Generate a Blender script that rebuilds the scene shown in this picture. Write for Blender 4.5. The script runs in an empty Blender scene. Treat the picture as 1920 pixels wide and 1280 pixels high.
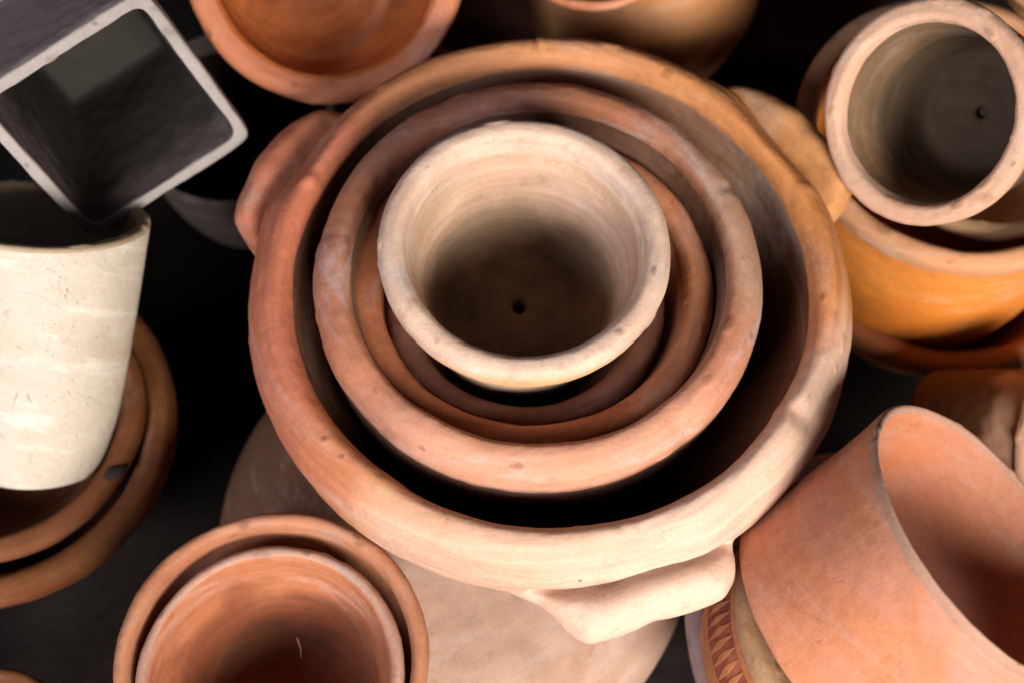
import bpy, math, random
import numpy as np
from mathutils import Vector, Matrix

random.seed(7)
scene = bpy.context.scene
COL = scene.collection
R_ = math.radians

# ------------------------------------------------------------------ camera
PITCH = R_(65.0)
FPX = 2666.7                       # focal length in photo pixels (50 mm on a 36 mm sensor)
TARGET = Vector((0, 0, 0.32))
CX = Vector((1, 0, 0))
CY = Vector((0, math.sin(PITCH), math.cos(PITCH)))
CZ = Vector((0, -math.cos(PITCH), math.sin(PITCH)))
CAM = TARGET + CZ * 0.95
cd = bpy.data.cameras.new("camera")
cam = bpy.data.objects.new("camera", cd)
COL.objects.link(cam)
cd.lens = 50
cd.sensor_width = 36
cd.clip_start = 0.02
cd.clip_end = 60
cam.matrix_world = Matrix.Translation(CAM) @ Matrix((CX, CY, CZ)).transposed().to_4x4()
cd.dof.use_dof = True
cd.dof.focus_distance = 0.905
cd.dof.aperture_fstop = 3.6
scene.camera = cam


def at(px, py, z):
    """point on the horizontal level z seen at (px, py) of the photograph; also metres per pixel there"""
    d = CX * ((px - 960) / FPX) + CY * ((640 - py) / FPX) - CZ
    t = (z - CAM.z) / d.z
    return CAM + d * t, t / FPX


def wdir(v):
    return (CX * v[0] + CY * v[1] + CZ * v[2]).normalized()


UP = (0, math.cos(PITCH), math.sin(PITCH))


# ------------------------------------------------------------------ materials
def clay(name, cols, dust=(0.52, 0.40, 0.35), dust_amt=0.35, grads=(), speck=0.5, grain=1.0, band=None,
         rings=0.35, rough=0.8, scale=9.0, seed=0.0, scratch=0.0, stain=0.45, spec=0.15):
    m = bpy.data.materials.new(name)
    m.use_nodes = True
    nt = m.node_tree
    N = nt.nodes
    L = nt.links
    bs = N['Principled BSDF']
    tc = N.new('ShaderNodeTexCoord')
    off = N.new('ShaderNodeVectorMath'); off.operation = 'ADD'
    off.inputs[1].default_value = (seed * 1.7, seed * 0.9, seed * 0.37)
    L.new(tc.outputs['Object'], off.inputs[0])

    def noise(sc, det=4, rgh=0.55, vec=None, dist=0.0):
        n = N.new('ShaderNodeTexNoise')
        n.inputs['Scale'].default_value = sc
        n.inputs['Detail'].default_value = det
        n.inputs['Roughness'].default_value = rgh
        n.inputs['Distortion'].default_value = dist
        L.new(vec or off.outputs[0], n.inputs['Vector'])
        return n.outputs['Fac']

    def mr(sock, a, b, c=0.0, d=1.0, smooth=False):
        r = N.new('ShaderNodeMapRange')
        if smooth:
            r.interpolation_type = 'SMOOTHSTEP'
        r.inputs['From Min'].default_value = a
        r.inputs['From Max'].default_value = b
        r.inputs['To Min'].default_value = c
        r.inputs['To Max'].default_value = d
        L.new(sock, r.inputs['Value'])
        return r.outputs['Result']

    def math_(op, a, b):
        n = N.new('ShaderNodeMath'); n.operation = op
        for i, v in enumerate((a, b)):
            if isinstance(v, (int, float)):
                n.inputs[i].default_value = v
            else:
                L.new(v, n.inputs[i])
        return n.outputs[0]

    def mix(fac, a, b, mode='MIX'):
        n = N.new('ShaderNodeMix'); n.data_type = 'RGBA'; n.blend_type = mode
        if isinstance(fac, (int, float)):
            n.inputs[0].default_value = fac
        else:
            L.new(fac, n.inputs[0])
        for i, v in ((6, a), (7, b)):
            if isinstance(v, tuple):
                n.inputs[i].default_value = (*v[:3], 1)
            else:
                L.new(v, n.inputs[i])
        return n.outputs[2]

    spx = N.new('ShaderNodeSeparateXYZ'); L.new(off.outputs[0], spx.inputs[0])
    sp0 = N.new('ShaderNodeSeparateXYZ'); L.new(tc.outputs['Object'], sp0.inputs[0])
    rad0 = math_('SQRT', math_('ADD', math_('MULTIPLY', sp0.outputs[0], sp0.outputs[0]), math_('MULTIPLY', sp0.outputs[1], sp0.outputs[1])), 0)

    def wheelv(kr, kt):
        """coordinates drawn out along the turn of the wheel"""
        a = math_('ADD', math_('MULTIPLY', rad0, kr), math_('MULTIPLY', spx.outputs[0], kt * 9))
        b = math_('ADD', math_('MULTIPLY', spx.outputs[2], kr), math_('MULTIPLY', spx.outputs[1], kt * 9))
        cx = N.new('ShaderNodeCombineXYZ')
        L.new(a, cx.inputs[0]); L.new(b, cx.inputs[1])
        return cx.outputs[0]
    # large colour fields from the firing
    big = noise(scale, 2, 0.5, dist=0.6)
    ramp = N.new('ShaderNodeValToRGB')
    e = ramp.color_ramp.elements
    k = len(cols)
    e[0].position = 0.33; e[0].color = (*cols[0], 1)
    e[1].position = 0.67; e[1].color = (*cols[-1], 1)
    for i in range(1, k - 1):
        x = e.new(0.33 + 0.34 * i / (k - 1)); x.color = (*cols[i], 1)
    L.new(big, ramp.inputs[0])
    col = ramp.outputs[0]
    # directional fields (one flank fired paler, grime or painted shade towards the foot ...)
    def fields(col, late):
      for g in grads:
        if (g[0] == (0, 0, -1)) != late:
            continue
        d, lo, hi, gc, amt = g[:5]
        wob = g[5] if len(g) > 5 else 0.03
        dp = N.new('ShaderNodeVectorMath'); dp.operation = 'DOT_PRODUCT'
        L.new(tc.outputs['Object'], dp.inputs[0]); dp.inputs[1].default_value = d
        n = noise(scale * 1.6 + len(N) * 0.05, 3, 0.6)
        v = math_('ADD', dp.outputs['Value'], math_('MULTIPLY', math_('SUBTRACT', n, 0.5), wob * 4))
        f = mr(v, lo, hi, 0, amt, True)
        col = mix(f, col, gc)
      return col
    col = fields(col, False)
    # pale dust and mineral bloom
    du = mr(noise(1.0, 5, 0.68, wheelv(scale * 4.2, scale * 0.16)), 0.5, 0.72, 0, dust_amt, True)
    col = mix(du, col, dust)
    # wheel marks: stretched along the turn of the pot
    strk = noise(1.0, 3, 0.6, wheelv(120, 1.3))
    # dark stains
    st = mr(noise(1.0, 5, 0.7, wheelv(scale * 2.6, scale * 0.2), 0.8), 0.58, 0.78, 0, stain, True)
    col = mix(st, col, mix(1.0, col, (0.40, 0.34, 0.31), 'MULTIPLY'))
    st2 = mr(noise(62, 4, 0.72), 0.56, 0.74, 0, 0.42, True)
    col = mix(st2, col, mix(1.0, col, (0.62, 0.50, 0.42), 'MULTIPLY'))
    ca = N.new('ShaderNodeAttribute'); ca.attribute_name = 'chip'
    col = mix(mr(ca.outputs['Fac'], 0.25, 0.9, 0.0, 0.5), col, mix(1.0, col, (0.30, 0.24, 0.20), 'MULTIPLY'))
    col = fields(col, True)
    col = mix(mr(strk, 0.32, 0.68, 0.0, 0.5 * min(1.0, 0.08 + rings / 0.4)), col, mix(1.0, col, (0.60, 0.52, 0.48), 'MULTIPLY'))
    # grain
    gr = noise(420, 1, 0.7)
    g2 = mr(gr, 0.25, 0.75, 0.93, 1.06)
    cb = N.new('ShaderNodeCombineColor')
    for i in range(3):
        L.new(g2, cb.inputs[i])
    col = mix(1.0, col, cb.outputs[0], 'MULTIPLY')
    # pits and specks, only here and there
    vo = N.new('ShaderNodeTexVoronoi'); vo.inputs['Scale'].default_value = 120
    vo.inputs['Randomness'].default_value = 1.0
    L.new(off.outputs[0], vo.inputs['Vector'])
    gate = mr(noise(26, 3, 0.6), 0.55, 0.7)
    sepc = N.new('ShaderNodeSeparateColor'); L.new(vo.outputs['Color'], sepc.inputs[0])
    size = math_('MULTIPLY', mr(sepc.outputs[0], 0.55, 1.0, 0.0, 0.24), gate)
    pit = mr(math_('SUBTRACT', size, vo.outputs['Distance']), 0.0, 0.06, 0, 1)
    col = mix(math_('MULTIPLY', pit, 0.75 * speck), col, (0.05, 0.035, 0.03))
    hgt = math_('MULTIPLY', gr, 0.05 * grain)
    hgt = math_('ADD', hgt, math_('MULTIPLY', strk, 0.9 * rings))
    hgt = math_('ADD', hgt, math_('MULTIPLY', noise(75, 3, 0.65), 0.55 * grain))
    if scratch > 0:
        for q, (rx, rz, sc) in enumerate(((0.5, 0.7, 24), (-0.9, -0.2, 30), (0.2, 1.2, 18))):
            m0 = N.new('ShaderNodeMapping')
            m0.inputs['Rotation'].default_value = (0, (0.5, -0.25, 1.1)[q], 0)
            L.new(off.outputs[0], m0.inputs[0])
            mp = N.new('ShaderNodeMapping')
            mp.inputs['Scale'].default_value = (420, 420, 18)
            L.new(m0.outputs[0], mp.inputs[0])
            nn = noise(1.0, 1, 0.4, mp.outputs[0])
            ln = math_('MULTIPLY', mr(nn, 0.68, 0.76), mr(noise(22 + 9 * q, 2), 0.54, 0.66))
            col = mix(math_('MULTIPLY', ln, 0.4 * scratch), col, (0.10, 0.08, 0.06))
            hgt = math_('SUBTRACT', hgt, math_('MULTIPLY', ln, 0.5 * scratch))
    if band:
        kind, z0, z1, cnt, bc, amt, rmin = band
        sp = N.new('ShaderNodeSeparateXYZ'); L.new(tc.outputs['Object'], sp.inputs[0])
        an = math_('ARCTAN2', sp.outputs[1], sp.outputs[0])
        zz = sp.outputs[2]
        zm = mr(zz, z0, z1, 0, 1)                                   # 0..1 up the band
        if kind == 'leaf':
            lean = math_('ADD', math_('MULTIPLY', an, cnt), math_('MULTIPLY', zm, 3.0))
            wv = math_('SINE', lean, 0)
            half = math_('SUBTRACT', 1.0, math_('ABSOLUTE', math_('SUBTRACT', math_('MULTIPLY', zm, 2.0), 1.0), 0))
            lf = mr(math_('ADD', wv, math_('MULTIPLY', half, 1.5)), 0.8, 1.5, 0, 1)
            inb = math_('MULTIPLY', math_('GREATER_THAN', zm, 0.02), math_('LESS_THAN', zm, 0.98))
            fac = math_('MULTIPLY', math_('SUBTRACT', 1.0, lf), inb)
        else:
            fa = math_('ABSOLUTE', math_('SINE', math_('MULTIPLY', an, cnt / 2.0), 0), 0)
            fz = math_('ABSOLUTE', math_('SUBTRACT', math_('MULTIPLY', zm, 2.0), 1.0), 0)
            rr_ = math_('SQRT', math_('ADD', math_('MULTIPLY', fa, fa), math_('MULTIPLY', math_('MULTIPLY', fz, fz), 0.14)), 0)
            fac = mr(rr_, 0.20, 0.36, 1, 0)
        rad = math_('SQRT', math_('ADD', math_('MULTIPLY', sp.outputs[0], sp.outputs[0]), math_('MULTIPLY', sp.outputs[1], sp.outputs[1])), 0)
        fac = math_('MULTIPLY', fac, math_('GREATER_THAN', rad, rmin))
        fac = math_('MULTIPLY', fac, mr(noise(60, 2), 0.35, 0.55, 0.45, 1.0))
        col = mix(math_('MULTIPLY', fac, amt), col, bc)
        hgt = math_('SUBTRACT', hgt, math_('MULTIPLY', fac, 0.7))
    bp = N.new('ShaderNodeBump')
    bp.inputs['Strength'].default_value = 0.75
    bp.inputs['Distance'].default_value = 0.0016
    L.new(hgt, bp.inputs['Height'])
    L.new(bp.outputs[0], bs.inputs['Normal'])
    L.new(col, bs.inputs['Base Color'])
    L.new(mr(st, 0, 1, rough - 0.06, rough + 0.12), bs.inputs['Roughness'])
    bs.inputs['Specular IOR Level'].default_value = spec
    return m


# ------------------------------------------------------------------ geometry helpers
def catmull(pts, n):
    P = np.array(pts, float)
    d = np.sqrt(np.linalg.norm(np.diff(P, axis=0), axis=1)) + 1e-6
    t = np.concatenate([[0], np.cumsum(d)])
    P0 = np.vstack([2 * P[0] - P[1], P, 2 * P[-1] - P[-2]])
    T0 = np.concatenate([[t[0] - d[0]], t, [t[-1] + d[-1]]])
    out = []; par = []
    for i in range(len(P) - 1):
        p0, p1, p2, p3 = P0[i:i + 4]
        t0, t1, t2, t3 = T0[i:i + 4]
        for u in np.linspace(t1, t2, 24, endpoint=False):
            a1 = (t1 - u) / (t1 - t0) * p0 + (u - t0) / (t1 - t0) * p1
            a2 = (t2 - u) / (t2 - t1) * p1 + (u - t1) / (t2 - t1) * p2
            a3 = (t3 - u) / (t3 - t2) * p2 + (u - t2) / (t3 - t2) * p3
            b1 = (t2 - u) / (t2 - t0) * a1 + (u - t0) / (t2 - t0) * a2
            b2 = (t3 - u) / (t3 - t1) * a2 + (u - t1) / (t3 - t1) * a3
            out.append((t2 - u) / (t2 - t1) * b1 + (u - t1) / (t2 - t1) * b2)
            par.append(i + (u - t1) / (t2 - t1))
    out.append(P[-1]); par.append(len(P) - 1)
    out = np.array(out); par = np.array(par)
    s = np.concatenate([[0], np.cumsum(np.linalg.norm(np.diff(out, axis=0), axis=1))])
    # finer sampling where the profile bends (the rim)
    w = np.interp(par, np.arange(len(P)), 1.0 / (0.02 + np.minimum(1, np.gradient(np.array(t)))))
    cum = np.concatenate([[0], np.cumsum(np.diff(s) * (w[1:] + w[:-1]) / 2)])
    q = np.linspace(0, cum[-1], n)
    return (np.stack([np.interp(q, cum, out[:, 0]), np.interp(q, cum, out[:, 1])], 1),
            np.interp(q, cum, par), np.interp(q, cum, s))


def smooth_noise(th, z, rng, amp, nth=5, zf=8):
    """low, lumpy variation periodic in theta"""
    v = np.zeros(np.broadcast(th, z).shape)
    for _ in range(7):
        k = rng.integers(1, nth + 1)
        v = v + rng.normal() / k ** 0.8 * np.cos(k * th + rng.uniform(0, 6.28) + z * rng.normal() * zf)
    return v * amp / 2.2


def vnoise(P, f, seed):
    Q = P * f + seed * 13.7
    I = np.floor(Q).astype(np.int64); F = Q - I
    F = F * F * (3 - 2 * F)
    out = 0
    for dx in (0, 1):
        for dy in (0, 1):
            for dz in (0, 1):
                h = (I[..., 0] + dx) * 374761393 + (I[..., 1] + dy) * 668265263 + (I[..., 2] + dz) * 2147483647 + seed * 974711
                h = (h ^ (h >> 13)) * 1274126177
                v = ((h ^ (h >> 16)) & 0xffff) / 65535.0 - 0.5
                w = (F[..., 0] if dx else 1 - F[..., 0]) * (F[..., 1] if dy else 1 - F[..., 1]) * (F[..., 2] if dz else 1 - F[..., 2])
                out = out + v * w
    return out


def link_mesh(name, co, faces, nrm, mat, parent, mark=None):
    used, inv = np.unique(faces, return_inverse=True)
    f = inv.reshape(faces.shape)
    me = bpy.data.meshes.new(name)
    me.vertices.add(len(used)); me.vertices.foreach_set('co', co[used].astype(np.float32).ravel())
    me.loops.add(f.size); me.loops.foreach_set('vertex_index', f.astype(np.int32).ravel())
    me.polygons.add(len(f)); me.polygons.foreach_set('loop_start', (np.arange(len(f)) * 4).astype(np.int32))
    me.update(calc_edges=True)
    me.polygons.foreach_set('use_smooth', np.ones(len(f), bool))
    me.normals_split_custom_set_from_vertices([tuple(v) for v in nrm[used]])
    if mark is not None:
        at_ = me.attributes.new('chip', 'FLOAT', 'POINT')
        at_.data.foreach_set('value', mark[used].astype(np.float32))
    me.materials.append(mat)
    o = bpy.data.objects.new(name, me)
    COL.objects.link(o)
    o.parent = parent
    return o


def frame(loc, n, xdir=None, spin=0.0):
    Z = wdir(n)
    X = wdir(xdir) if xdir else Vector((1, 0, 0))
    X = (X - Z * X.dot(Z)).normalized()
    Y = Z.cross(X)
    M = Matrix((X, Y, Z)).transposed().to_4x4()
    return Matrix.Translation(loc) @ M @ Matrix.Rotation(spin, 4, 'Z')


def root(name, label, cat, mw, group=None):
    o = bpy.data.objects.new(name, None)
    o.empty_display_size = 0.02
    COL.objects.link(o)
    o.matrix_world = mw
    o['label'] = label
    o['category'] = cat
    if group:
        o['group'] = group
    return o


def turned(name, label, cat, place, n, R, prof, rim, mats, seg=256, npt=170, wob=0.004, seed=1,
           shape=None, lug=None, dent=None, xdir=None, spin=0.0, group=None, parts=('body', 'rim'), chips=14, relief=1.0, outer=None):
    """a thrown clay vessel: profile turned round its axis, split into its parts along the same surface"""
    rng = np.random.default_rng(seed)
    mw = frame(place, n, xdir, spin)
    rt = root(name, label, cat, mw, group)
    pr, par, s = catmull(prof, npt)
    pr = pr * R; s = s * R
    th = np.linspace(0, 2 * math.pi, seg, endpoint=False)
    TH, r = np.meshgrid(th, pr[:, 0])
    _, z = np.meshgrid(th, pr[:, 1])
    S = np.repeat(s[:, None], seg, 1)
    PAR = np.repeat(par[:, None], seg, 1)
    fr = r / R
    r = r * (1 + smooth_noise(TH, z, rng, wob, 3, 6) * np.clip(fr * 2, 0, 1))
    r = r + smooth_noise(TH, z, rng, wob * 0.12 * R, 17, 60) * np.clip(fr * 2, 0, 1)
    z = z + smooth_noise(TH, z * 0, rng, wob * 0.8 * R, 3, 0) * np.clip(fr * 1.5, 0, 1)
    if dent is not None:
        r, z = dent(TH, r, z, PAR, R)
    hid = np.zeros(TH.shape, int)
    if lug is not None:
        r, z, hid = lug(TH, r, z, S, PAR, R, s, par)
    sh = shape(TH) if shape is not None else 1.0
    co = np.stack([r * sh * np.cos(TH), r * sh * np.sin(TH), z], -1)
    m = npt
    mark = np.zeros(TH.shape)
    if relief > 0:
        def normals(c):
            q = np.cross(np.roll(c, -1, 1) - np.roll(c, 1, 1), np.gradient(c, axis=0))
            return q / np.maximum(np.linalg.norm(q, axis=-1, keepdims=True), 1e-12)
        nn = normals(co)
        # hand-turned unevenness: lumps drawn out along the turn, and finger ridges
        A = np.stack([co[..., 0] * 0.35, co[..., 1] * 0.35, co[..., 2]], -1)
        rad = np.sqrt(co[..., 0] ** 2 + co[..., 1] ** 2)
        B = np.stack([rad + 0.25 * co[..., 0], co[..., 2] + 0.25 * co[..., 1], 0.3 * co[..., 0] - 0.3 * co[..., 1]], -1)
        hgt = 0.0016 * vnoise(co, 26, seed) + 0.0011 * vnoise(B, 75, seed + 1) + 0.0005 * vnoise(B, 220, seed + 2) + 0.0004 * vnoise(co, 150, seed + 3)
        edge = np.clip(fr * 3, 0, 1)
        hgt = hgt * relief * edge
        # chips and pock marks, most of them on the lip
        for q in range(chips):
            t0 = rng.uniform(0, 2 * math.pi)
            p0 = rng.uniform(rim[0] + 1.5, rim[1] - 1.0) if (q % 4 and rim[1] > rim[0] + 3) else rng.uniform(4, par[-1] - 4)
            i0 = int(np.argmin(np.abs(par - p0))); j0 = int(t0 / 6.2832 * seg) % seg
            dd = co - co[i0, j0]
            tang = np.array([-math.sin(t0), math.cos(t0), 0])
            al = dd @ tang
            rd = rng.uniform(0.0010, 0.0032) if q % 6 else rng.uniform(0.003, 0.005)
            el = rng.uniform(1.0, 2.6)
            d2 = np.sqrt(np.maximum((dd ** 2).sum(-1) - al ** 2, 0) + (al / el) ** 2) + 0.0015 * vnoise(co, 420, seed + q)
            k = np.clip(1.25 - d2 / rd, 0, 1)
            k = k * k * (3 - 2 * k)
            hgt = hgt - k * rd * 0.28
            mark = np.maximum(mark, k * (0.5 + 0.5 * rng.random()))
        co = co + nn * hgt[..., None]
    # normals of the whole surface
    dth = np.roll(co, -1, 1) - np.roll(co, 1, 1)
    dpr = np.gradient(co, axis=0)
    nr = np.cross(dth, dpr)
    # profile runs inside-bottom -> rim -> outside-bottom: normals must point out of the clay
    ln = np.linalg.norm(nr, axis=-1, keepdims=True)
    nr = nr / np.maximum(ln, 1e-12)
    idx = np.arange(m * seg).reshape(m, seg)
    a = idx[:-1, :]; b = np.roll(idx, -1, 1)[:-1, :]
    c = np.roll(idx, -1, 1)[1:, :]; d = idx[1:, :]
    F = np.stack([a, b, c, d], -1)
    pf = (PAR[:-1] + PAR[1:]) / 2
    isrim = (pf > rim[0]) & (pf < rim[1])
    hf = hid[:-1]
    cof = co.reshape(-1, 3); nf = nr.reshape(-1, 3)
    mk = mark.reshape(-1)
    mb, mrm = mats[0], mats[1 if len(mats) > 1 else 0]
    if not isrim.any():
        link_mesh(parts[0], cof, F.reshape(-1, 4), nf, mb, rt, mk)
    else:
        isout = (pf >= rim[1]) if outer else np.zeros(pf.shape, bool)
        link_mesh(parts[0], cof, F[(~isrim) & (~isout) & (hf == 0)], nf, mb, rt, mk)
        if outer:
            link_mesh('outer_wall', cof, F[isout & (hf == 0)], nf, outer, rt, mk)
        link_mesh(parts[1], cof, F[isrim & (hf == 0)], nf, mrm, rt, mk)
    for k in range(1, hid.max() + 1):
        link_mesh('handle', cof, F[hf == k], nf, mats[2 if len(mats) > 2 else 0], rt, mk)
    return rt


def rolled(lw, lh, depth, rb, wall, hole=0.0, belly=1.0, flat=0.5):
    """profile of a pot with a thick rolled lip; 1 = outer lip radius"""
    h0 = max(hole, 0.0)
    ri = 1 - lw
    ro = ri + wall
    P = []
    if hole > 0:
        P += [(h0, -depth + 0.01), (h0 + 0.005, -depth + wall * 0.9)]
    else:
        P += [(0.0, -depth + wall)]
    P += [((rb - wall * 1.4) * 0.6, -depth + wall), (rb - wall * 1.6, -depth + wall * 1.05), (rb - wall * 0.7, -depth + wall * 2)]
    zi0 = -depth + wall * 2
    for t in (0.25, 0.5, 0.75):
        P.append((rb - wall * 0.7 + (ri - rb + wall * 0.7) * t ** belly, zi0 + (-lh - zi0) * t))
    a = len(P)
    P += [(ri, -lh * 0.75), (ri + lw * 0.05, -lh * 0.35), (ri + lw * 0.22, -lh * 0.08), (ri + lw * flat, 0),
          (1 - lw * 0.2, -lh * 0.09), (1 - lw * 0.03, -lh * 0.35), (1, -lh * 0.6), (1 - lw * 0.08, -lh * 0.9),
          (max(ro + 0.005, 1 - lw * 0.35), -lh * 1.08), (ro, -lh * 1.3)]
    b = len(P) - 1
    for t in (0.25, 0.5, 0.75, 0.97):
        zz = -lh * 1.3 + (-depth + lh * 1.3) * t
        P.append((rb + (ro - rb) * (1 - t) ** belly, zz))
    P += [(rb - 0.03, -depth), (max(h0, 0.0) + 0.001, -depth)]
    return P, (a - 0.5, b - 0.5)


# ------------------------------------------------------------------ colours
TERRA = (0.47, 0.165, 0.075)
TERRA_D = (0.30, 0.095, 0.045)
ORANGE = (0.62, 0.245, 0.075)
TAN = (0.60, 0.36, 0.20)
CREAM = (0.78, 0.62, 0.46)
PALE = (0.80, 0.70, 0.58)
MAUVE = (0.36, 0.235, 0.20)
GREYM = (0.42, 0.35, 0.33)
BROWN = (0.22, 0.09, 0.045)
GRIME_SHADE = (0.04, 0.026, 0.018)  # grime on the buff pot's floor, painted shade in the other pots
PINK = (0.56, 0.27, 0.19)

# ------------------------------------------------------------------ nest in the middle
# buff pot
p, u = at(985, 452, 0.372)
RA = 277 * u
prof = [(0.045, -1.18), (0.05, -1.12), (0.09, -1.10), (0.30, -1.10), (0.50, -1.09), (0.60, -1.03), (0.655, -0.85), (0.715, -0.55),
        (0.775, -0.25), (0.808, -0.10), (0.830, -0.035), (0.865, -0.005), (0.905, 0.0), (0.95, -0.012), (0.985, -0.05),
        (1.0, -0.115), (0.985, -0.175), (0.945, -0.205), (0.90, -0.225), (0.88, -0.30), (0.84, -0.55), (0.76, -0.90), (0.70, -1.19),
        (0.67, -1.22), (0.3, -1.22), (0.05, -1.22)]
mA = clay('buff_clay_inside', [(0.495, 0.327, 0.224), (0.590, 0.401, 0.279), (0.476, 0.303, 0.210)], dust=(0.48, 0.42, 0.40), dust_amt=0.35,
          grads=[((0, 0, -1), 0.045, 0.10, (0.20, 0.135, 0.08), 0.9, 0.012), ((0, 0, -1), 0.090, 0.112, GRIME_SHADE, 0.7, 0.01)],
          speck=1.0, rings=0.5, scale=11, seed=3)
mA2 = clay('buff_clay_rim', [(0.543, 0.372, 0.280), (0.659, 0.474, 0.360), (0.581, 0.389, 0.288)], dust=(0.50, 0.42, 0.38), dust_amt=0.6,
           grads=[((0, -0.4, -1), 0.038, 0.047, (0.64, 0.34, 0.15), 0.9, 0.002)], speck=1.0, rings=0.3, scale=16, seed=5, stain=0.5)  # warm bounce light painted in orange under the front of the lip
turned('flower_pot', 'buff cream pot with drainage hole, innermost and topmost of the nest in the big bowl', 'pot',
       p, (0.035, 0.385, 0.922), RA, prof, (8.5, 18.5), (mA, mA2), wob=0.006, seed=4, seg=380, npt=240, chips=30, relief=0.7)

# dark brown pot below it
p, u = at(985, 556, 0.305)
prof, rim = rolled(0.20, 0.22, 0.86, 0.60, 0.10)
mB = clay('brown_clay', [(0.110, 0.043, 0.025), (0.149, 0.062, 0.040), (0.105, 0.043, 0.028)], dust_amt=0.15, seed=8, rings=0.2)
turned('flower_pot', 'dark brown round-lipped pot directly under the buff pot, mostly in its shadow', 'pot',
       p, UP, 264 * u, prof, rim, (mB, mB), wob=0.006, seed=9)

# thin lipped red brown pot
p, u = at(998, 524, 0.312)
prof, rim = rolled(0.165, 0.17, 0.80, 0.62, 0.09)
mC = clay('redbrown_clay', [(0.345, 0.119, 0.055), (0.491, 0.175, 0.083), (0.418, 0.193, 0.117)], dust=(0.42, 0.30, 0.27), dust_amt=0.5, seed=12,
          grads=[((1, 0.3, 0), 0.02, 0.11, (0.56, 0.22, 0.10), 0.6)], speck=0.8, stain=0.5)
turned('clay_bowl', 'red-brown bowl with narrow round lip, third ring outward from the buff pot', 'bowl',
       p, UP, 341 * u, prof, rim, (mC, mC), wob=0.005, seed=13, seg=360, chips=22)


def dentD(TH, r, z, PAR, R):
    # pressed finger marks on the front right of the lip and a few bumps
    for t0, wd, a0, zz in ((R_(-52), 0.05, -0.0030, -0.0025), (R_(-80), 0.09, 0.0015, 0.0020), (R_(80), 0.07, 0.0014, 0.0012), (R_(118), 0.03, -0.0014, 0),
                           (R_(25), 0.03, -0.001, -0.0016), (R_(170), 0.03, -0.001, -0.0012)):
        g = np.exp(-(((TH - t0 + math.pi) % (2 * math.pi) - math.pi) / wd) ** 2) * np.clip(1 - np.abs(PAR - 11) / 5, 0, 1)
        r = r + 0.6 * a0 * g; z = z + 0.6 * zz * g
    return r, z


p, u = at(1009, 494, 0.336)
RD = 428 * u
prof = [(0.0, -0.80), (0.35, -0.80), (0.58, -0.78), (0.66, -0.70), (0.74, -0.5), (0.80, -0.25), (0.828, -0.09), (0.838, -0.035), (0.862, -0.004), (0.90, 0.0),
        (0.94, -0.016), (0.975, -0.05), (0.995, -0.10), (1.0, -0.15), (0.996, -0.195), (0.992, -0.24), (0.988, -0.31), (0.97, -0.45), (0.89, -0.68), (0.74, -0.86),
        (0.68, -0.88), (0.3, -0.88), (0.0, -0.88)]
mD = clay('mauve_clay_body', [(0.168, 0.083, 0.052), (0.210, 0.110, 0.070)], dust=(0.36, 0.29, 0.30), dust_amt=0.4, seed=22, band=('dot', -0.049, -0.042, 92, (0.04, 0.02, 0.015), 0.8, 0.14))
mD2 = clay('mauve_clay_rim', [(0.353, 0.144, 0.087), (0.477, 0.192, 0.105), (0.397, 0.184, 0.122)], dust=(0.50, 0.40, 0.40), dust_amt=0.75, seed=27, scale=8,
           grads=[((0.1, -1, 0), 0.09, 0.135, (0.62, 0.31, 0.20), 0.75), ((1, 0.2, 0), 0.115, 0.15, (0.48, 0.32, 0.22), 0.65),
                  ((0.55, 0.8, 0), 0.125, 0.15, (0.56, 0.22, 0.11), 0.5)], speck=0.9, stain=0.5, rings=0.25)
turned('clay_bowl', 'pinkish brown bowl with broad smudged lip, outermost of those inside the big handled bowl', 'bowl',
       p, UP, RD, prof, (6.2, 14.2), (mD, mD2), wob=0.007, seed=31, seg=480, npt=260, dent=dentD, chips=30)

# ------------------------------------------------------------------ the big bowl with three lugs
p, u = at(1034, 505, 0.328)
RE = 583 * u
prof = [(0.0, -0.70), (0.30, -0.70), (0.52, -0.66), (0.68, -0.55), (0.77, -0.38), (0.815, -0.22), (0.835, -0.11), (0.845, -0.05), (0.862, -0.014), (0.885, 0.0),
        (0.915, -0.008), (0.935, -0.028), (0.957, -0.055), (0.982, -0.105), (0.997, -0.16), (1.0, -0.22), (0.985, -0.28), (0.955, -0.335), (0.91, -0.39), (0.84, -0.46),
        (0.74, -0.60), (0.60, -0.73), (0.50, -0.765), (0.25, -0.765), (0.0, -0.765)]


def angd(TH, t0):
    return (TH - t0 + math.pi) % (2 * math.pi) - math.pi


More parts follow.
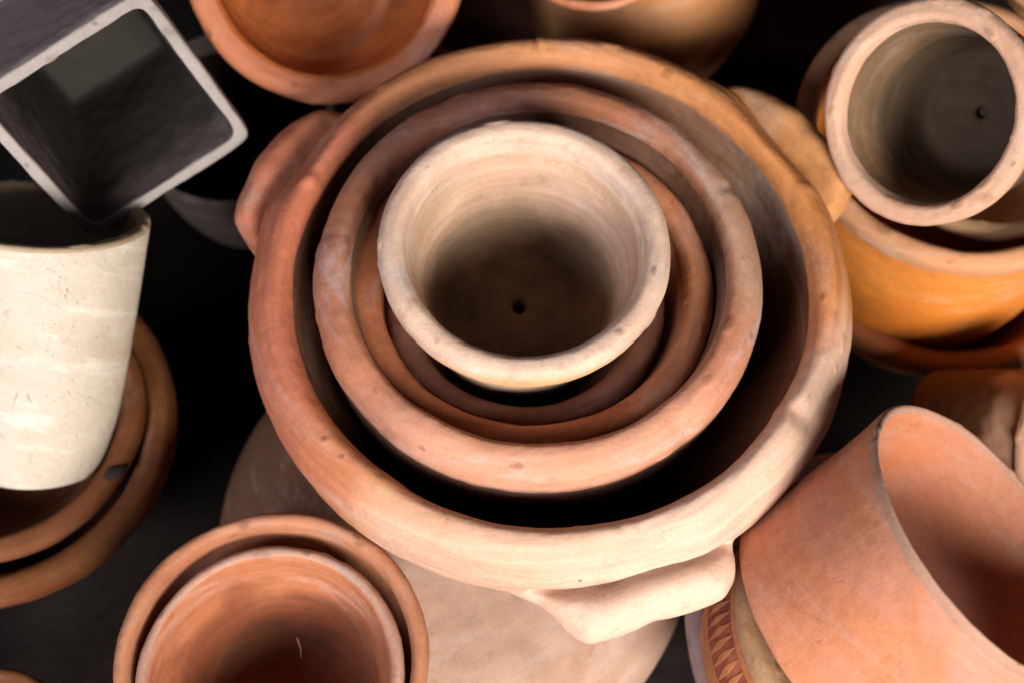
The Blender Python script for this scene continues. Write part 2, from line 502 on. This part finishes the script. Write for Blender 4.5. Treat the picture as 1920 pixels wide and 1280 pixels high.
def lugE(TH, r, z, S, PAR, R, s, par):
    hid = np.zeros(TH.shape, int)
    #          angle  half-width out   up    centre-par halfthick skew
    lugs = ((R_(35), 0.31, 0.036, 0.016, 15.0, 0.0160, 0),
            (R_(152), 0.29, 0.030, 0.015, 15.0, 0.0155, 0),
            (R_(284), 0.335, 0.034, 0.014, 16.0, 0.0155, 0))
    for k, (t0, hw, out, up, pc, ht, skew) in enumerate(lugs):
        x = np.clip(angd(TH, t0) / hw, -1.6, 1.6)
        if k == 2:        # pulled to a point on the left, cut short on the right
            kx = [-1.6, -1.15, -0.85, -0.62, -0.45, -0.2, 0.1, 0.45, 0.7, 0.88, 0.97, 1.05, 1.6]
            kh = [0, 0, 0.22, 0.72, 1.0, 0.93, 0.78, 0.82, 0.86, 0.66, 0.30, 0.0, 0]
            cy = 0.55 * np.exp(-((x - 0.15) / 0.55) ** 2)
        elif k == 0:
            kx = [-1.6, -1.02, -0.94, -0.75, -0.4, 0.1, 0.5, 0.85, 1.1, 1.6]
            kh = [0, 0, 0.45, 0.85, 1.0, 0.92, 0.80, 0.5, 0, 0]
            cy = 0.25 * np.exp(-(x / 0.6) ** 2)
        else:
            kx = [-1.6, -1.05, -0.85, -0.5, 0.0, 0.5, 0.8, 1.0, 1.15, 1.6]
            kh = [0, 0, 0.62, 0.95, 1.0, 0.95, 0.75, 0.35, 0, 0]
            cy = 0.25 * np.exp(-(x / 0.6) ** 2)
        gx = np.linspace(-1.6, 1.6, 401)
        gh = np.convolve(np.pad(np.interp(gx, kx, kh), 10, mode='edge'), np.hanning(21) / np.hanning(21).sum(), 'valid')
        h = np.interp(x, gx, gh)
        sc = np.interp(pc, par, s)
        y = (S - sc) / ht + cy
        yt = np.where(y < 0, y * 1.55, y * 0.50)        # steep above, gathering smoothly below
        g = np.exp(-np.abs(yt) ** 2.8)
        r = r + out * h * g
        # the upper edge curls up; behind it the clay is pinched into a crease
        z = z + up * h * np.exp(-((y + 0.55) / 0.34) ** 2)
        z = z + (0.25, 0.25, -0.35)[k] * up * h * np.exp(-((y - 0.3) / 0.6) ** 2)
        cr = np.clip(1 - np.abs(x) ** 4, 0, 1)
        r = r - 0.011 * cr * np.exp(-((y + 1.06) / 0.20) ** 2)
        z = z - 0.006 * cr * np.exp(-((y + 1.02) / 0.20) ** 2)
        z = z + 0.0018 * h * g * np.sin(x * 7 + 1.3 * k) + 0.0012 * h * g * np.sin(x * 13 + y * 3)
        # the lip itself is pressed in a little at the lug
        lp = np.clip(1 - np.abs(PAR - 10.5) / 5.5, 0, 1)
        r = r - (0.007, 0.004, 0.0)[k] * np.exp(-(x / 0.8) ** 2) * lp
        lipm = np.clip(1 - np.abs(PAR - 12.5) / 3.6, 0, 1)
        r = r + 0.004 * np.exp(-((x - 0.75) / 0.3) ** 2) * lipm
        z = z - 0.003 * np.exp(-((x + 0.2) / 0.5) ** 2) * lipm
        inside = (np.abs(x) < 1.02) & (y > -1.0) & (y < 2.4)
        hid[inside] = k + 1
    # nicks and thumb marks of the lip
    for t0, wd, a0, zz in ((R_(-33), 0.045, -0.0035, -0.0035), (R_(93), 0.012, 0, -0.0028), (R_(92), 0.02, 0.001, 0.0012),
                           (R_(157), 0.03, -0.002, 0.002), (R_(20), 0.03, 0.0012, 0.001)):
        g = np.exp(-(angd(TH, t0) / wd) ** 2) * np.clip(1 - np.abs(PAR - 9.5) / 4, 0, 1)
        r = r + a0 * g; z = z + zz * g
    return r, z, hid


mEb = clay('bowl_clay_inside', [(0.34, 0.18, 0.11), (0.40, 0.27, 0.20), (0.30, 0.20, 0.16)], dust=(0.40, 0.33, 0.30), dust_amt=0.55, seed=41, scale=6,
           grads=[((0.3, -1, 0), 0.0, 0.06, (0.15, 0.042, 0.014), 0.92), ((-1, 0.1, 0), 0.04, 0.11, (0.12, 0.05, 0.025), 0.9), ((0, 0, -1), 0.03, 0.10, (0.14, 0.045, 0.018), 0.9)])  # shade on the front and left inner walls and down the depth, painted in
gE = [((-1, 0.15, 0), 0.09, 0.17, (0.50, 0.165, 0.095), 0.95), ((0.25, -1, 0), 0.10, 0.175, (0.62, 0.395, 0.285), 0.9),
      ((0.75, -0.75, 0), 0.14, 0.19, (0.66, 0.455, 0.345), 0.85), ((-0.05, 1, 0), 0.10, 0.2, (0.54, 0.25, 0.12), 0.7),
      ((0.8, 0.5, 0), 0.12, 0.19, (0.56, 0.235, 0.07), 0.75)]
mEr = clay('bowl_clay_rim', [(0.483, 0.175, 0.065), (0.588, 0.250, 0.100), (0.525, 0.195, 0.075)], dust=(0.62, 0.46, 0.38), dust_amt=0.4, seed=44, scale=7,
           grads=gE, speck=0.9, rings=0.4, rough=0.68, stain=0.55)
mEh = clay('bowl_clay_lug', [(0.60, 0.30, 0.14), (0.68, 0.40, 0.22)], dust=(0.66, 0.52, 0.44), dust_amt=0.4, seed=44, scale=7,
           grads=gE, speck=0.9, rings=0.15, rough=0.66, stain=0.6)
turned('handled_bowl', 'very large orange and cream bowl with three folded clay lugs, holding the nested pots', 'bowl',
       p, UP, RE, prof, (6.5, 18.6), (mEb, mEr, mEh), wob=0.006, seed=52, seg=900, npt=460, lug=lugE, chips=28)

# ------------------------------------------------------------------ left side
# grey square planter lying tilted on the cream pot
p, u = at(218, 228, 0.335)
half = 192 * u
sq = lambda TH: 1.0 / (np.abs(np.cos(TH)) ** 14 + np.abs(np.sin(TH)) ** 14) ** (1 / 14)
prof = [(0.0, -1.95), (0.3, -1.95), (0.58, -1.94), (0.62, -1.88), (0.66, -1.6), (0.77, -0.8), (0.865, -0.12), (0.875, -0.03), (0.885, -0.004), (0.91, 0.0),
        (0.97, -0.002), (0.99, -0.012), (1.0, -0.05), (0.998, -0.20), (0.985, -0.22), (0.975, -0.24), (0.91, -0.9), (0.80, -2.0), (0.77, -2.06), (0.4, -2.06), (0.0, -2.06)]
mG = clay('grey_clay', [(0.078, 0.058, 0.055), (0.105, 0.078, 0.076), (0.084, 0.063, 0.060)], dust=(0.26, 0.23, 0.23), dust_amt=0.4, seed=61, rings=0.1,
          grads=[((0, 0, -1), 0.004, 0.05, (0.022, 0.021, 0.016), 0.9)], stain=0.6)  # shade inside the planter painted as near black towards its base
mG3 = clay('grey_clay_outside', [(0.207, 0.168, 0.160), (0.270, 0.215, 0.205)], dust=(0.33, 0.29, 0.29), dust_amt=0.4, seed=62, rings=0.0)  # paler than the inside: skylight on the outer walls put into the colour
mG2 = clay('grey_clay_rim', [(0.27, 0.235, 0.215), (0.34, 0.295, 0.27)], dust=(0.34, 0.31, 0.29), dust_amt=0.4, seed=63, rings=0.0, stain=0.3)
turned('square_planter', 'dark grey square clay planter lying tilted with its open mouth towards the viewer', 'planter',
       p, (0.365, -0.60, 0.705), half, prof, (7.2, 11.6), (mG, mG2), wob=0.004, seed=66, shape=sq, xdir=(0.84, 0.545, 0), seg=400, outer=mG3, parts=('inner_wall', 'rim'))

# cream pot leaning back
p, u = at(72, 398, 0.30)
prof = [(0.0, -2.3), (0.4, -2.3), (0.66, -2.3), (0.72, -2.2), (0.82, -1.0), (0.865, -0.2), (0.875, -0.06), (0.89, -0.01), (0.93, 0.0), (0.975, -0.006),
        (0.995, -0.03), (1.0, -0.08), (0.985, -0.3), (0.91, -1.1), (0.79, -2.2), (0.77, -2.38), (0.70, -2.52), (0.4, -2.54), (0.0, -2.54)]
mH = clay('cream_clay', [(0.460, 0.382, 0.294), (0.522, 0.447, 0.368), (0.476, 0.404, 0.315)], dust=(0.72, 0.68, 0.60), dust_amt=0.5, seed=71,
          speck=1.0, scratch=1.0, rings=0.0, stain=0.4, scale=12)
mH2 = clay('cream_clay_rim', [(0.42, 0.32, 0.21), (0.50, 0.40, 0.27)], seed=73, rings=0.5, stain=0.5)
turned('flower_pot', 'tall cream pot covered in fine scratches, leaning back under the grey square planter', 'pot',
       p, (0.15, 0.92, 0.37), 203 * u, prof, (5.5, 10.4), (mH, mH2), wob=0.006, seed=74, chips=26, relief=0.35)

# two nested bowls below it
p, u = at(-22, 792, 0.175)
prof, rim = rolled(0.17, 0.20, 0.80, 0.62, 0.08)
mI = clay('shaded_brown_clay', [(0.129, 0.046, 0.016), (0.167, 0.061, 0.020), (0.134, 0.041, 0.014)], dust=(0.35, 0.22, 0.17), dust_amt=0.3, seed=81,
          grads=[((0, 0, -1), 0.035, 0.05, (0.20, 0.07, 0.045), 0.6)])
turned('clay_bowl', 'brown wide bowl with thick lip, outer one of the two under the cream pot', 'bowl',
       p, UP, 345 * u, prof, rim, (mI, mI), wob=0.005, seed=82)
p, u = at(-18, 776, 0.185)
prof, rim = rolled(0.17, 0.15, 0.70, 0.60, 0.08)
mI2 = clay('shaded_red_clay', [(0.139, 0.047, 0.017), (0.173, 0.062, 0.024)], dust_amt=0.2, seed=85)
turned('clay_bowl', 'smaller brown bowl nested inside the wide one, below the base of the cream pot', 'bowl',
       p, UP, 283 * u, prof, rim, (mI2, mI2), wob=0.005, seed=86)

# shard wedged between those bowls
import bmesh


def chunk(name, label, cat, loc, size, mat, seed):
    bm = bmesh.new()
    bmesh.ops.create_icosphere(bm, subdivisions=3, radius=1)
    rr = random.Random(seed)
    ax = [Vector((rr.uniform(-1, 1), rr.uniform(-1, 1), rr.uniform(-1, 1))).normalized() for _ in range(9)]
    for v in bm.verts:
        k = min(rr2 / max(1e-3, v.co.dot(a)) if v.co.dot(a) > 0.1 else 9 for a, rr2 in zip(ax, [0.55 + 0.04 * i for i in range(9)]))
        v.co = v.co * min(1.0, k)
        v.co.x *= size[0]; v.co.y *= size[1]; v.co.z *= size[2]
    me = bpy.data.meshes.new(name); bm.to_mesh(me); bm.free()
    me.materials.append(mat)
    o = bpy.data.objects.new(name, me); COL.objects.link(o)
    o.location = loc; o.rotation_euler = (0.3, 0.2, 0.9)
    o['label'] = label; o['category'] = cat
    return o


mS = clay('dark_shard', [(0.018, 0.012, 0.011), (0.030, 0.021, 0.018)], dust_amt=0.1, seed=90, rings=0)
p, u = at(218, 884, 0.183)
chunk('clay_shard', 'small dark shard wedged between the rims of the two brown bowls', 'shard', p, (0.011, 0.006, 0.006), mS, 4)

# pale bowl deep in the shade
p, u = at(432, 212, 0.19)
prof, rim = rolled(0.08, 0.10, 1.5, 0.62, 0.06, belly=0.6)
mRi = clay('shade_grey_inside', [(0.02, 0.015, 0.012), (0.03, 0.02, 0.015)], dust_amt=0.0, seed=94)  # shaded interior painted almost black, a dark copy of the outer clay
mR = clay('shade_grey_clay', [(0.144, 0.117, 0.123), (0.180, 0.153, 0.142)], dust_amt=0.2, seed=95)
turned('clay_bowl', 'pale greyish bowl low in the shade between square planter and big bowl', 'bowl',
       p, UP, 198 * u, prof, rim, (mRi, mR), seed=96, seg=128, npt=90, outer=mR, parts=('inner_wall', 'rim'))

# ------------------------------------------------------------------ bottom left pair
p, u = at(505, 1236, 0.262)
prof, rim = rolled(0.115, 0.17, 1.2, 0.66, 0.08)
mJ = clay('terracotta_outer', [(0.368, 0.145, 0.076), (0.478, 0.212, 0.112), (0.423, 0.170, 0.088)], dust=(0.34, 0.28, 0.26), dust_amt=0.6, seed=101, stain=0.5)
turned('flower_pot', 'terracotta pot with thin greyed rim, outer of the pair at the bottom left', 'pot',
       p, UP, 297 * u, prof, rim, (mJ, mJ), seed=102, wob=0.006, seg=320)
p, u = at(505, 1262, 0.258)
prof = [(0.0, -1.2), (0.35, -1.2), (0.56, -1.17), (0.66, -1.0), (0.76, -0.6), (0.85, -0.25), (0.88, -0.10), (0.895, -0.035), (0.925, -0.004), (0.955, 0.0),
        (0.985, -0.02), (1.0, -0.07), (0.995, -0.14), (0.965, -0.19), (0.93, -0.3), (0.85, -0.7), (0.72, -1.24), (0.68, -1.27), (0.3, -1.28), (0.0, -1.28)]
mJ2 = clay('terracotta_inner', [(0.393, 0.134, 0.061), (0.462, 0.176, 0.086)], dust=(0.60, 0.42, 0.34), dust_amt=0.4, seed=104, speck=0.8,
           grads=[((0, 0, -1), 0.025, 0.07, (0.20, 0.06, 0.028), 0.9), ((0, 0, -1), 0.085, 0.115, GRIME_SHADE, 0.45)])  # shadow down the inside painted on, darkest at the bottom
mJ3 = clay('terracotta_inner_rim', [(0.36, 0.22, 0.17), (0.50, 0.27, 0.18)], dust=(0.36, 0.31, 0.30), dust_amt=0.8, seed=107, speck=0.5)
turned('flower_pot', 'reddish pot with grey-dusted lip nested inside the other pot at the bottom left', 'pot',
       p, UP, 253 * u, prof, (7.5, 13.0), (mJ2, mJ3), seed=108, wob=0.006, seg=320)

mSt = clay('dry_straw', [(0.26, 0.13, 0.06), (0.3, 0.16, 0.08)], dust_amt=0.1, seed=99, rings=0)
me = bpy.data.meshes.new('straw')
bm = bmesh.new()
P0, _ = at(557, 1196, 0.185); P1, _ = at(564, 1232, 0.178)
mid = (P0 + P1) / 2 + Vector((0.002, 0, 0.001))
prev = None
for t in [i / 10 for i in range(11)]:
    c = P0 * (1 - t) ** 2 + mid * 2 * t * (1 - t) + P1 * t * t
    rg = [bm.verts.new(c + Vector((math.cos(a), math.sin(a), 0)) * 0.0005 * (1 - 0.5 * t)) for a in [q * math.pi / 3 for q in range(6)]]
    if prev:
        for q in range(6):
            bm.faces.new((prev[q], prev[(q + 1) % 6], rg[(q + 1) % 6], rg[q]))
    prev = rg
bm.to_mesh(me); bm.free()
me.materials.append(mSt)
o = bpy.data.objects.new('straw', me); COL.objects.link(o)
o['label'] = 'short bit of dry straw inside the inner reddish pot at the bottom left'
o['category'] = 'straw'

# ------------------------------------------------------------------ wide jar under the big bowl
p, u = at(852, 1000, 0.09)
RK = 440 * u
prof = [(0.0, -0.40), (0.3, -0.40), (0.6, -0.38), (0.85, -0.2), (0.93, 0.0), (0.86, 0.15), (0.62, 0.30), (0.30, 0.36), (0.24, 0.40), (0.27, 0.43), (0.31, 0.42), (0.36, 0.40), (0.68, 0.33), (0.92, 0.20), (1.0, 0.0),
        (0.92, -0.24), (0.66, -0.44), (0.3, -0.46), (0.0, -0.46)]
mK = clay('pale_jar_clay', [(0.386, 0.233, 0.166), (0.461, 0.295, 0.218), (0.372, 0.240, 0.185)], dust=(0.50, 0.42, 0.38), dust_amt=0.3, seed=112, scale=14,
          grads=[((-1, 0.6, 0), 0.0, 0.09, (0.14, 0.065, 0.035), 0.95)], rings=0.0, stain=0.5)  # left side painted dark brown as the shadow of the big bowl
turned('storage_jar', 'wide pale round-bellied jar underneath the big handled bowl', 'jar',
       p, UP, RK, prof, (6.5, 11.5), (mK, mK), seed=113, wob=0.005)

# ------------------------------------------------------------------ bottom right
p, u = at(1640, 1165, 0.17)
prof, rim = rolled(0.13, 0.2, 0.8, 0.62, 0.07)
mL1 = clay('greyed_clay', [(0.28, 0.19, 0.17), (0.36, 0.26, 0.25)], dust=(0.36, 0.30, 0.32), dust_amt=0.6, seed=121)
turned('clay_bowl', 'greyish mauve bowl rim curving behind the patterned pot at the bottom right', 'bowl',
       p, UP, 350 * u, prof, rim, (mL1, mL1), seed=122)
L2n = (0.40, 0.60, 0.69)
p, u = at(1643, 1212, 0.215)
prof = [(0.0, -0.68), (0.4, -0.68), (0.62, -0.62), (0.70, -0.40), (0.745, -0.18), (0.76, -0.06), (0.78, -0.012), (0.84, 0.0), (0.92, -0.006), (0.97, -0.03), (0.985, -0.075),
        (0.985, -0.10), (1.0, -0.14), (1.03, -0.22), (1.045, -0.32), (1.02, -0.45), (0.92, -0.62), (0.74, -0.76), (0.4, -0.78), (0.0, -0.78)]
rim = (4.5, 10.6)
mL2 = clay('patterned_clay', [(0.440, 0.162, 0.068), (0.500, 0.209, 0.090)], dust_amt=0.2, seed=125, band=('leaf', -0.036, -0.013, 74, (0.20, 0.045, 0.03), 0.9, 0.100))
mL3 = clay('patterned_rim', [(0.48, 0.27, 0.13), (0.54, 0.32, 0.17)], dust=(0.3, 0.26, 0.24), dust_amt=0.5, seed=127)
turned('patterned_pot', 'orange pot with a dark red leaf pattern stamped below its tan lip', 'pot',
       p, L2n, 292 * u, prof, rim, (mL2, mL3), seed=126)

Mn = (0.60, 0.576, 0.555)
p, u = at(1856, 1002, 0.315)
RM = 300 * u
prof = [(0.93, -1.19), (0.925, -1.10), (0.925, -0.7), (0.93, -0.3), (0.945, -0.06), (0.955, -0.012), (0.975, -0.004), (0.985, -0.010), (0.990, -0.03), (0.988, -0.08), (0.975, -0.25),
        (0.965, -0.6), (0.97, -0.95), (0.985, -1.10), (1.0, -1.17), (0.995, -1.20), (0.97, -1.21), (0.94, -1.205), (0.93, -1.19)]
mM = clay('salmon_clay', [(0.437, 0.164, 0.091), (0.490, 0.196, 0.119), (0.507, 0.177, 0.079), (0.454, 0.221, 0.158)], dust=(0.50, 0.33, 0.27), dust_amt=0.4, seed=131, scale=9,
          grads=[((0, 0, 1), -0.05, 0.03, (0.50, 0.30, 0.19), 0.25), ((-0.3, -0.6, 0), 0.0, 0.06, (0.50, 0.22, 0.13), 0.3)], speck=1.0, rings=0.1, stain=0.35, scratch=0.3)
mM2 = clay('salmon_clay_rim', [(0.36, 0.20, 0.14), (0.44, 0.24, 0.17)], dust=(0.36, 0.27, 0.24), dust_amt=0.5, seed=134, rings=0)
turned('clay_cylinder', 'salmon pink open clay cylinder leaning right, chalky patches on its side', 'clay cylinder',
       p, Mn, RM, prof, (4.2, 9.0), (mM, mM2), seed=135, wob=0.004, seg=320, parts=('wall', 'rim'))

# ------------------------------------------------------------------ right side
N1n = (-0.66, -0.12, 0.74)
p, u = at(1729, 212, 0.37)
prof = [(0.0, -1.44), (0.048, -1.435), (0.055, -1.24), (0.09, -1.22), (0.4, -1.22), (0.56, -1.18), (0.64, -1.0), (0.72, -0.6), (0.78, -0.25), (0.80, -0.08), (0.815, -0.025), (0.85, 0.0), (0.89, 0.0),
        (0.95, -0.012), (0.985, -0.05), (1.0, -0.11), (0.99, -0.17), (0.965, -0.21), (0.955, -0.3), (0.94, -0.4), (0.915, -0.45), (0.86, -0.8), (0.74, -1.28), (0.70, -1.31), (0.3, -1.32), (0.0, -1.322)]
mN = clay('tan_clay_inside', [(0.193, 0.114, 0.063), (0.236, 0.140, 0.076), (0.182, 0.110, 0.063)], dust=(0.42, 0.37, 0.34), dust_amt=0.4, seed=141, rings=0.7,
          grads=[((0, 0, -1), 0.02, 0.06, (0.09, 0.06, 0.035), 0.92, 0.012), ((0, 0, -1), 0.088, 0.1, GRIME_SHADE, 0.55, 0.012)], speck=1, band=('leaf', -0.031, -0.016, 70, (0.30, 0.12, 0.06), 0.75, 0.068))  # depth fields paint the shaded floor and the dark of the hole
mN2 = clay('tan_clay_rim', [(0.544, 0.319, 0.208), (0.595, 0.365, 0.253)], dust=(0.66, 0.54, 0.48), dust_amt=0.4, seed=144, rings=0.15)
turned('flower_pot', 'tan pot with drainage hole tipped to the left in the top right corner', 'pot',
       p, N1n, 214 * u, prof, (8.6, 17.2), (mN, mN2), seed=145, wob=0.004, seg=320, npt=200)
p, u = at(1850, 255, 0.235)
prof, rim = rolled(0.16, 0.12, 0.9, 0.66, 0.08)
mN4 = clay('ochre_clay', [(0.44, 0.25, 0.12), (0.52, 0.31, 0.16)], dust_amt=0.3, seed=148)
turned('clay_bowl', 'tan rimmed bowl showing a crescent just below the tipped tan pot', 'bowl',
       p, UP, 215 * u, prof, rim, (mN4, mN4), seed=149, seg=160)
p, u = at(1802, 232, 0.258)
prof = [(0.0, -1.3), (0.35, -1.3), (0.6, -1.2), (0.78, -0.8), (0.84, -0.25), (0.865, -0.08), (0.88, -0.02), (0.915, 0.0), (0.96, -0.012), (0.99, -0.04), (1.0, -0.09),
        (0.995, -0.15), (0.99, -0.35), (0.985, -0.75), (0.96, -1.12), (0.89, -1.42), (0.74, -1.62), (0.45, -1.68), (0.0, -1.68)]
mO = clay('bright_orange_clay', [(0.675, 0.195, 0.025), (0.743, 0.249, 0.044), (0.675, 0.249, 0.065)], dust=(0.66, 0.42, 0.26), dust_amt=0.6, seed=151, scale=6, rings=0.1, rough=0.6)
mO2 = clay('bright_orange_rim', [(0.532, 0.242, 0.117), (0.513, 0.291, 0.159)], dust=(0.55, 0.50, 0.52), dust_amt=0.6, seed=152, rings=0.1)
turned('clay_bowl', 'bright orange deep bowl with chalky pink lip at the right, above two darker pots', 'bowl',
       p, UP, 305 * u, prof, (5.5, 10.7), (mO, mO2), seed=153, wob=0.004)
p, u = at(1775, 412, 0.125)
prof, rim = rolled(0.16, 0.16, 0.9, 0.62, 0.08)
mP = clay('shade_red_clay', [(0.374, 0.123, 0.042), (0.449, 0.161, 0.055)], dust_amt=0.2, seed=156)
turned('clay_bowl', 'shaded red-brown bowl supporting the bright orange bowl from below', 'bowl',
       p, UP, 310 * u, prof, rim, (mP, mP), seed=157, seg=200)
# pot at the right edge
p, u = at(1972, 835, 0.17)
prof, rim = rolled(0.12, 0.14, 1.6, 0.8, 0.07, belly=0.6)
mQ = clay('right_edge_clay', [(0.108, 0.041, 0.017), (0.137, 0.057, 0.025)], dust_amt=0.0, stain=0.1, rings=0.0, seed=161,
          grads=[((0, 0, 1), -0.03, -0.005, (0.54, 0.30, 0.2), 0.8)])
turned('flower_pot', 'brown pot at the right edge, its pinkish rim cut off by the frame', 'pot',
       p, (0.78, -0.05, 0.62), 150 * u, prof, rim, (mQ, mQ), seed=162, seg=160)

# ------------------------------------------------------------------ top
p, u = at(612, -70, 0.335)
prof = [(0.0, -0.62), (0.3, -0.61), (0.55, -0.52), (0.70, -0.36), (0.77, -0.2), (0.79, -0.10), (0.80, -0.06), (0.825, -0.035), (0.85, -0.02), (0.90, 0.0),
        (0.96, -0.006), (0.99, -0.035), (1.0, -0.09), (0.985, -0.16), (0.93, -0.28), (0.82, -0.45), (0.62, -0.64), (0.3, -0.71), (0.0, -0.72)]
mT = clay('orange_bowl_inside', [(0.450, 0.119, 0.030), (0.504, 0.151, 0.045), (0.378, 0.101, 0.030)], dust=(0.55, 0.3, 0.2), dust_amt=0.25, seed=171, rings=0.2, rough=0.55,
          grads=[((0.0, 0.7, -1), 0.0, 0.055, (0.17, 0.048, 0.018), 0.92)])  # interior shading painted in, darker with depth and towards the back
mT2 = clay('orange_bowl_rim', [(0.513, 0.183, 0.094), (0.570, 0.221, 0.117)], dust=(0.60, 0.38, 0.32), dust_amt=0.5, seed=174, rings=0.1, rough=0.6)
turned('clay_bowl', 'reddish orange bowl with smooth inside tipped forward at the top, left of centre', 'bowl',
       p, (0.17, -0.28, 0.945), 266 * u, prof, (7.0, 13.0), (mT, mT2), seed=176, wob=0.006, seg=300)
# blurred jar and a bowl above it
p, u = at(1205, -65, 0.20)
prof = [(0.0, -0.9), (0.5, -0.9), (0.85, -0.5), (0.92, 0.0), (0.86, 0.35), (0.7, 0.6), (0.66, 0.66), (0.69, 0.72), (0.75, 0.70), (0.78, 0.62), (0.93, 0.38), (1.0, 0.0),
        (0.92, -0.55), (0.60, -1.0), (0.0, -1.0)]
mU = clay('ochre_jar_clay', [(0.52, 0.22, 0.08), (0.56, 0.28, 0.12), (0.46, 0.19, 0.075)], dust_amt=0.3, seed=181, rings=0)
turned('storage_jar', 'ochre brown jar standing behind the big handled bowl', 'jar',
       p, UP, 225 * u, prof, (5.0, 9.5), (mU, mU), seed=182, seg=160)
p, u = at(1110, -108, 0.30)
prof, rim = rolled(0.12, 0.12, 0.6, 0.5, 0.06, belly=0.6)
mV = clay('orange_top_clay', [(0.56, 0.20, 0.085), (0.62, 0.26, 0.13)], dust_amt=0.3, seed=185)
turned('clay_bowl', 'orange bowl cut off by the top edge, resting on the ochre jar', 'bowl',
       p, UP, 150 * u, prof, rim, (mV, mV), seed=186, seg=160)
# dark pots in the background
p, u = at(1500, -60, 0.12)
prof, rim = rolled(0.12, 0.2, 1.0, 0.6, 0.07)
mW = clay('dark_red_clay', [(0.13, 0.045, 0.03), (0.17, 0.06, 0.04)], dust_amt=0.1, seed=191)
turned('flower_pot', 'dark red-brown pot in the shadow right of the ochre jar', 'pot',
       p, UP, 190 * u, prof, rim, (mW, mW), seed=192, seg=128, npt=90)
p, u = at(930, 30, 0.08)
turned('flower_pot', 'dark brown pot in the shadow left of the ochre jar', 'pot',
       p, UP, 130 * u, prof, rim, (mW, mW), seed=193, seg=128, npt=90)
# bits of pots cut by the corners
p, u = at(20, -95, 0.33)
prof, rim = rolled(0.14, 0.16, 0.8, 0.6, 0.07)
turned('flower_pot', 'cream pot rim just showing in the top left corner', 'pot',
       p, UP, 118 * u, prof, rim, (mH, mH), seed=195, seg=128, npt=90)
p, u = at(1990, -75, 0.34)
turned('flower_pot', 'tan pot rim just showing in the top right corner', 'pot',
       p, UP, 125 * u, prof, rim, (mN4, mN4), seed=196, seg=128, npt=90)
p, u = at(-30, 1400, 0.10)
turned('flower_pot', 'brown pot rim just showing in the bottom left corner', 'pot',
       p, UP, 150 * u, prof, rim, (mI, mI), seed=197, seg=128, npt=90)

# ------------------------------------------------------------------ ground
bm = bmesh.new()
bmesh.ops.create_grid(bm, x_segments=120, y_segments=120, size=2.5)
rr = np.random.default_rng(3)
for v in bm.verts:
    v.co.z = 0.004 * math.sin(v.co.x * 21 + math.sin(v.co.y * 13) * 2) * math.sin(v.co.y * 17 + 1)
me = bpy.data.meshes.new('ground'); bm.to_mesh(me); bm.free()
g = bpy.data.objects.new('ground', me); COL.objects.link(g)
mg = clay('dark_stone', [(0.008, 0.005, 0.004), (0.013, 0.009, 0.007)], dust=(0.020, 0.016, 0.014), dust_amt=0.6, seed=200, rings=0, grain=2.5)
me.materials.append(mg)
g['kind'] = 'structure'

# ------------------------------------------------------------------ light: soft daylight from the open side
w = bpy.data.worlds.new('World'); scene.world = w
w.use_nodes = True
bg = w.node_tree.nodes['Background']
bg.inputs[0].default_value = (0.86, 0.86, 1.0, 1)
bg.inputs[1].default_value = 0.03


def area(name, az, el, dist, sx, sy, power, color):
    l = bpy.data.lights.new(name, 'AREA'); l.shape = 'RECTANGLE'; l.size = sx; l.size_y = sy
    l.energy = power; l.color = color
    o = bpy.data.objects.new(name, l); COL.objects.link(o)
    d = Vector((math.cos(az) * math.cos(el), math.sin(az) * math.cos(el), math.sin(el)))
    o.location = Vector((0, 0, 0.3)) + d * dist
    o.rotation_euler = d.to_track_quat('Z', 'Y').to_euler()
    return o


area('window_light', R_(294), R_(30), 2.4, 1.15, 0.75, 112, (1.0, 0.94, 0.87))
area('sky_light', R_(226), R_(32), 2.4, 0.9, 0.7, 40, (0.90, 0.90, 1.0))

scene.view_settings.view_transform = 'Standard'
scene.view_settings.look = 'None'
scene.view_settings.exposure = 0
scene.render.engine = 'CYCLES'
scene.cycles.max_bounces = 4
scene.cycles.diffuse_bounces = 3
scene.cycles.glossy_bounces = 1
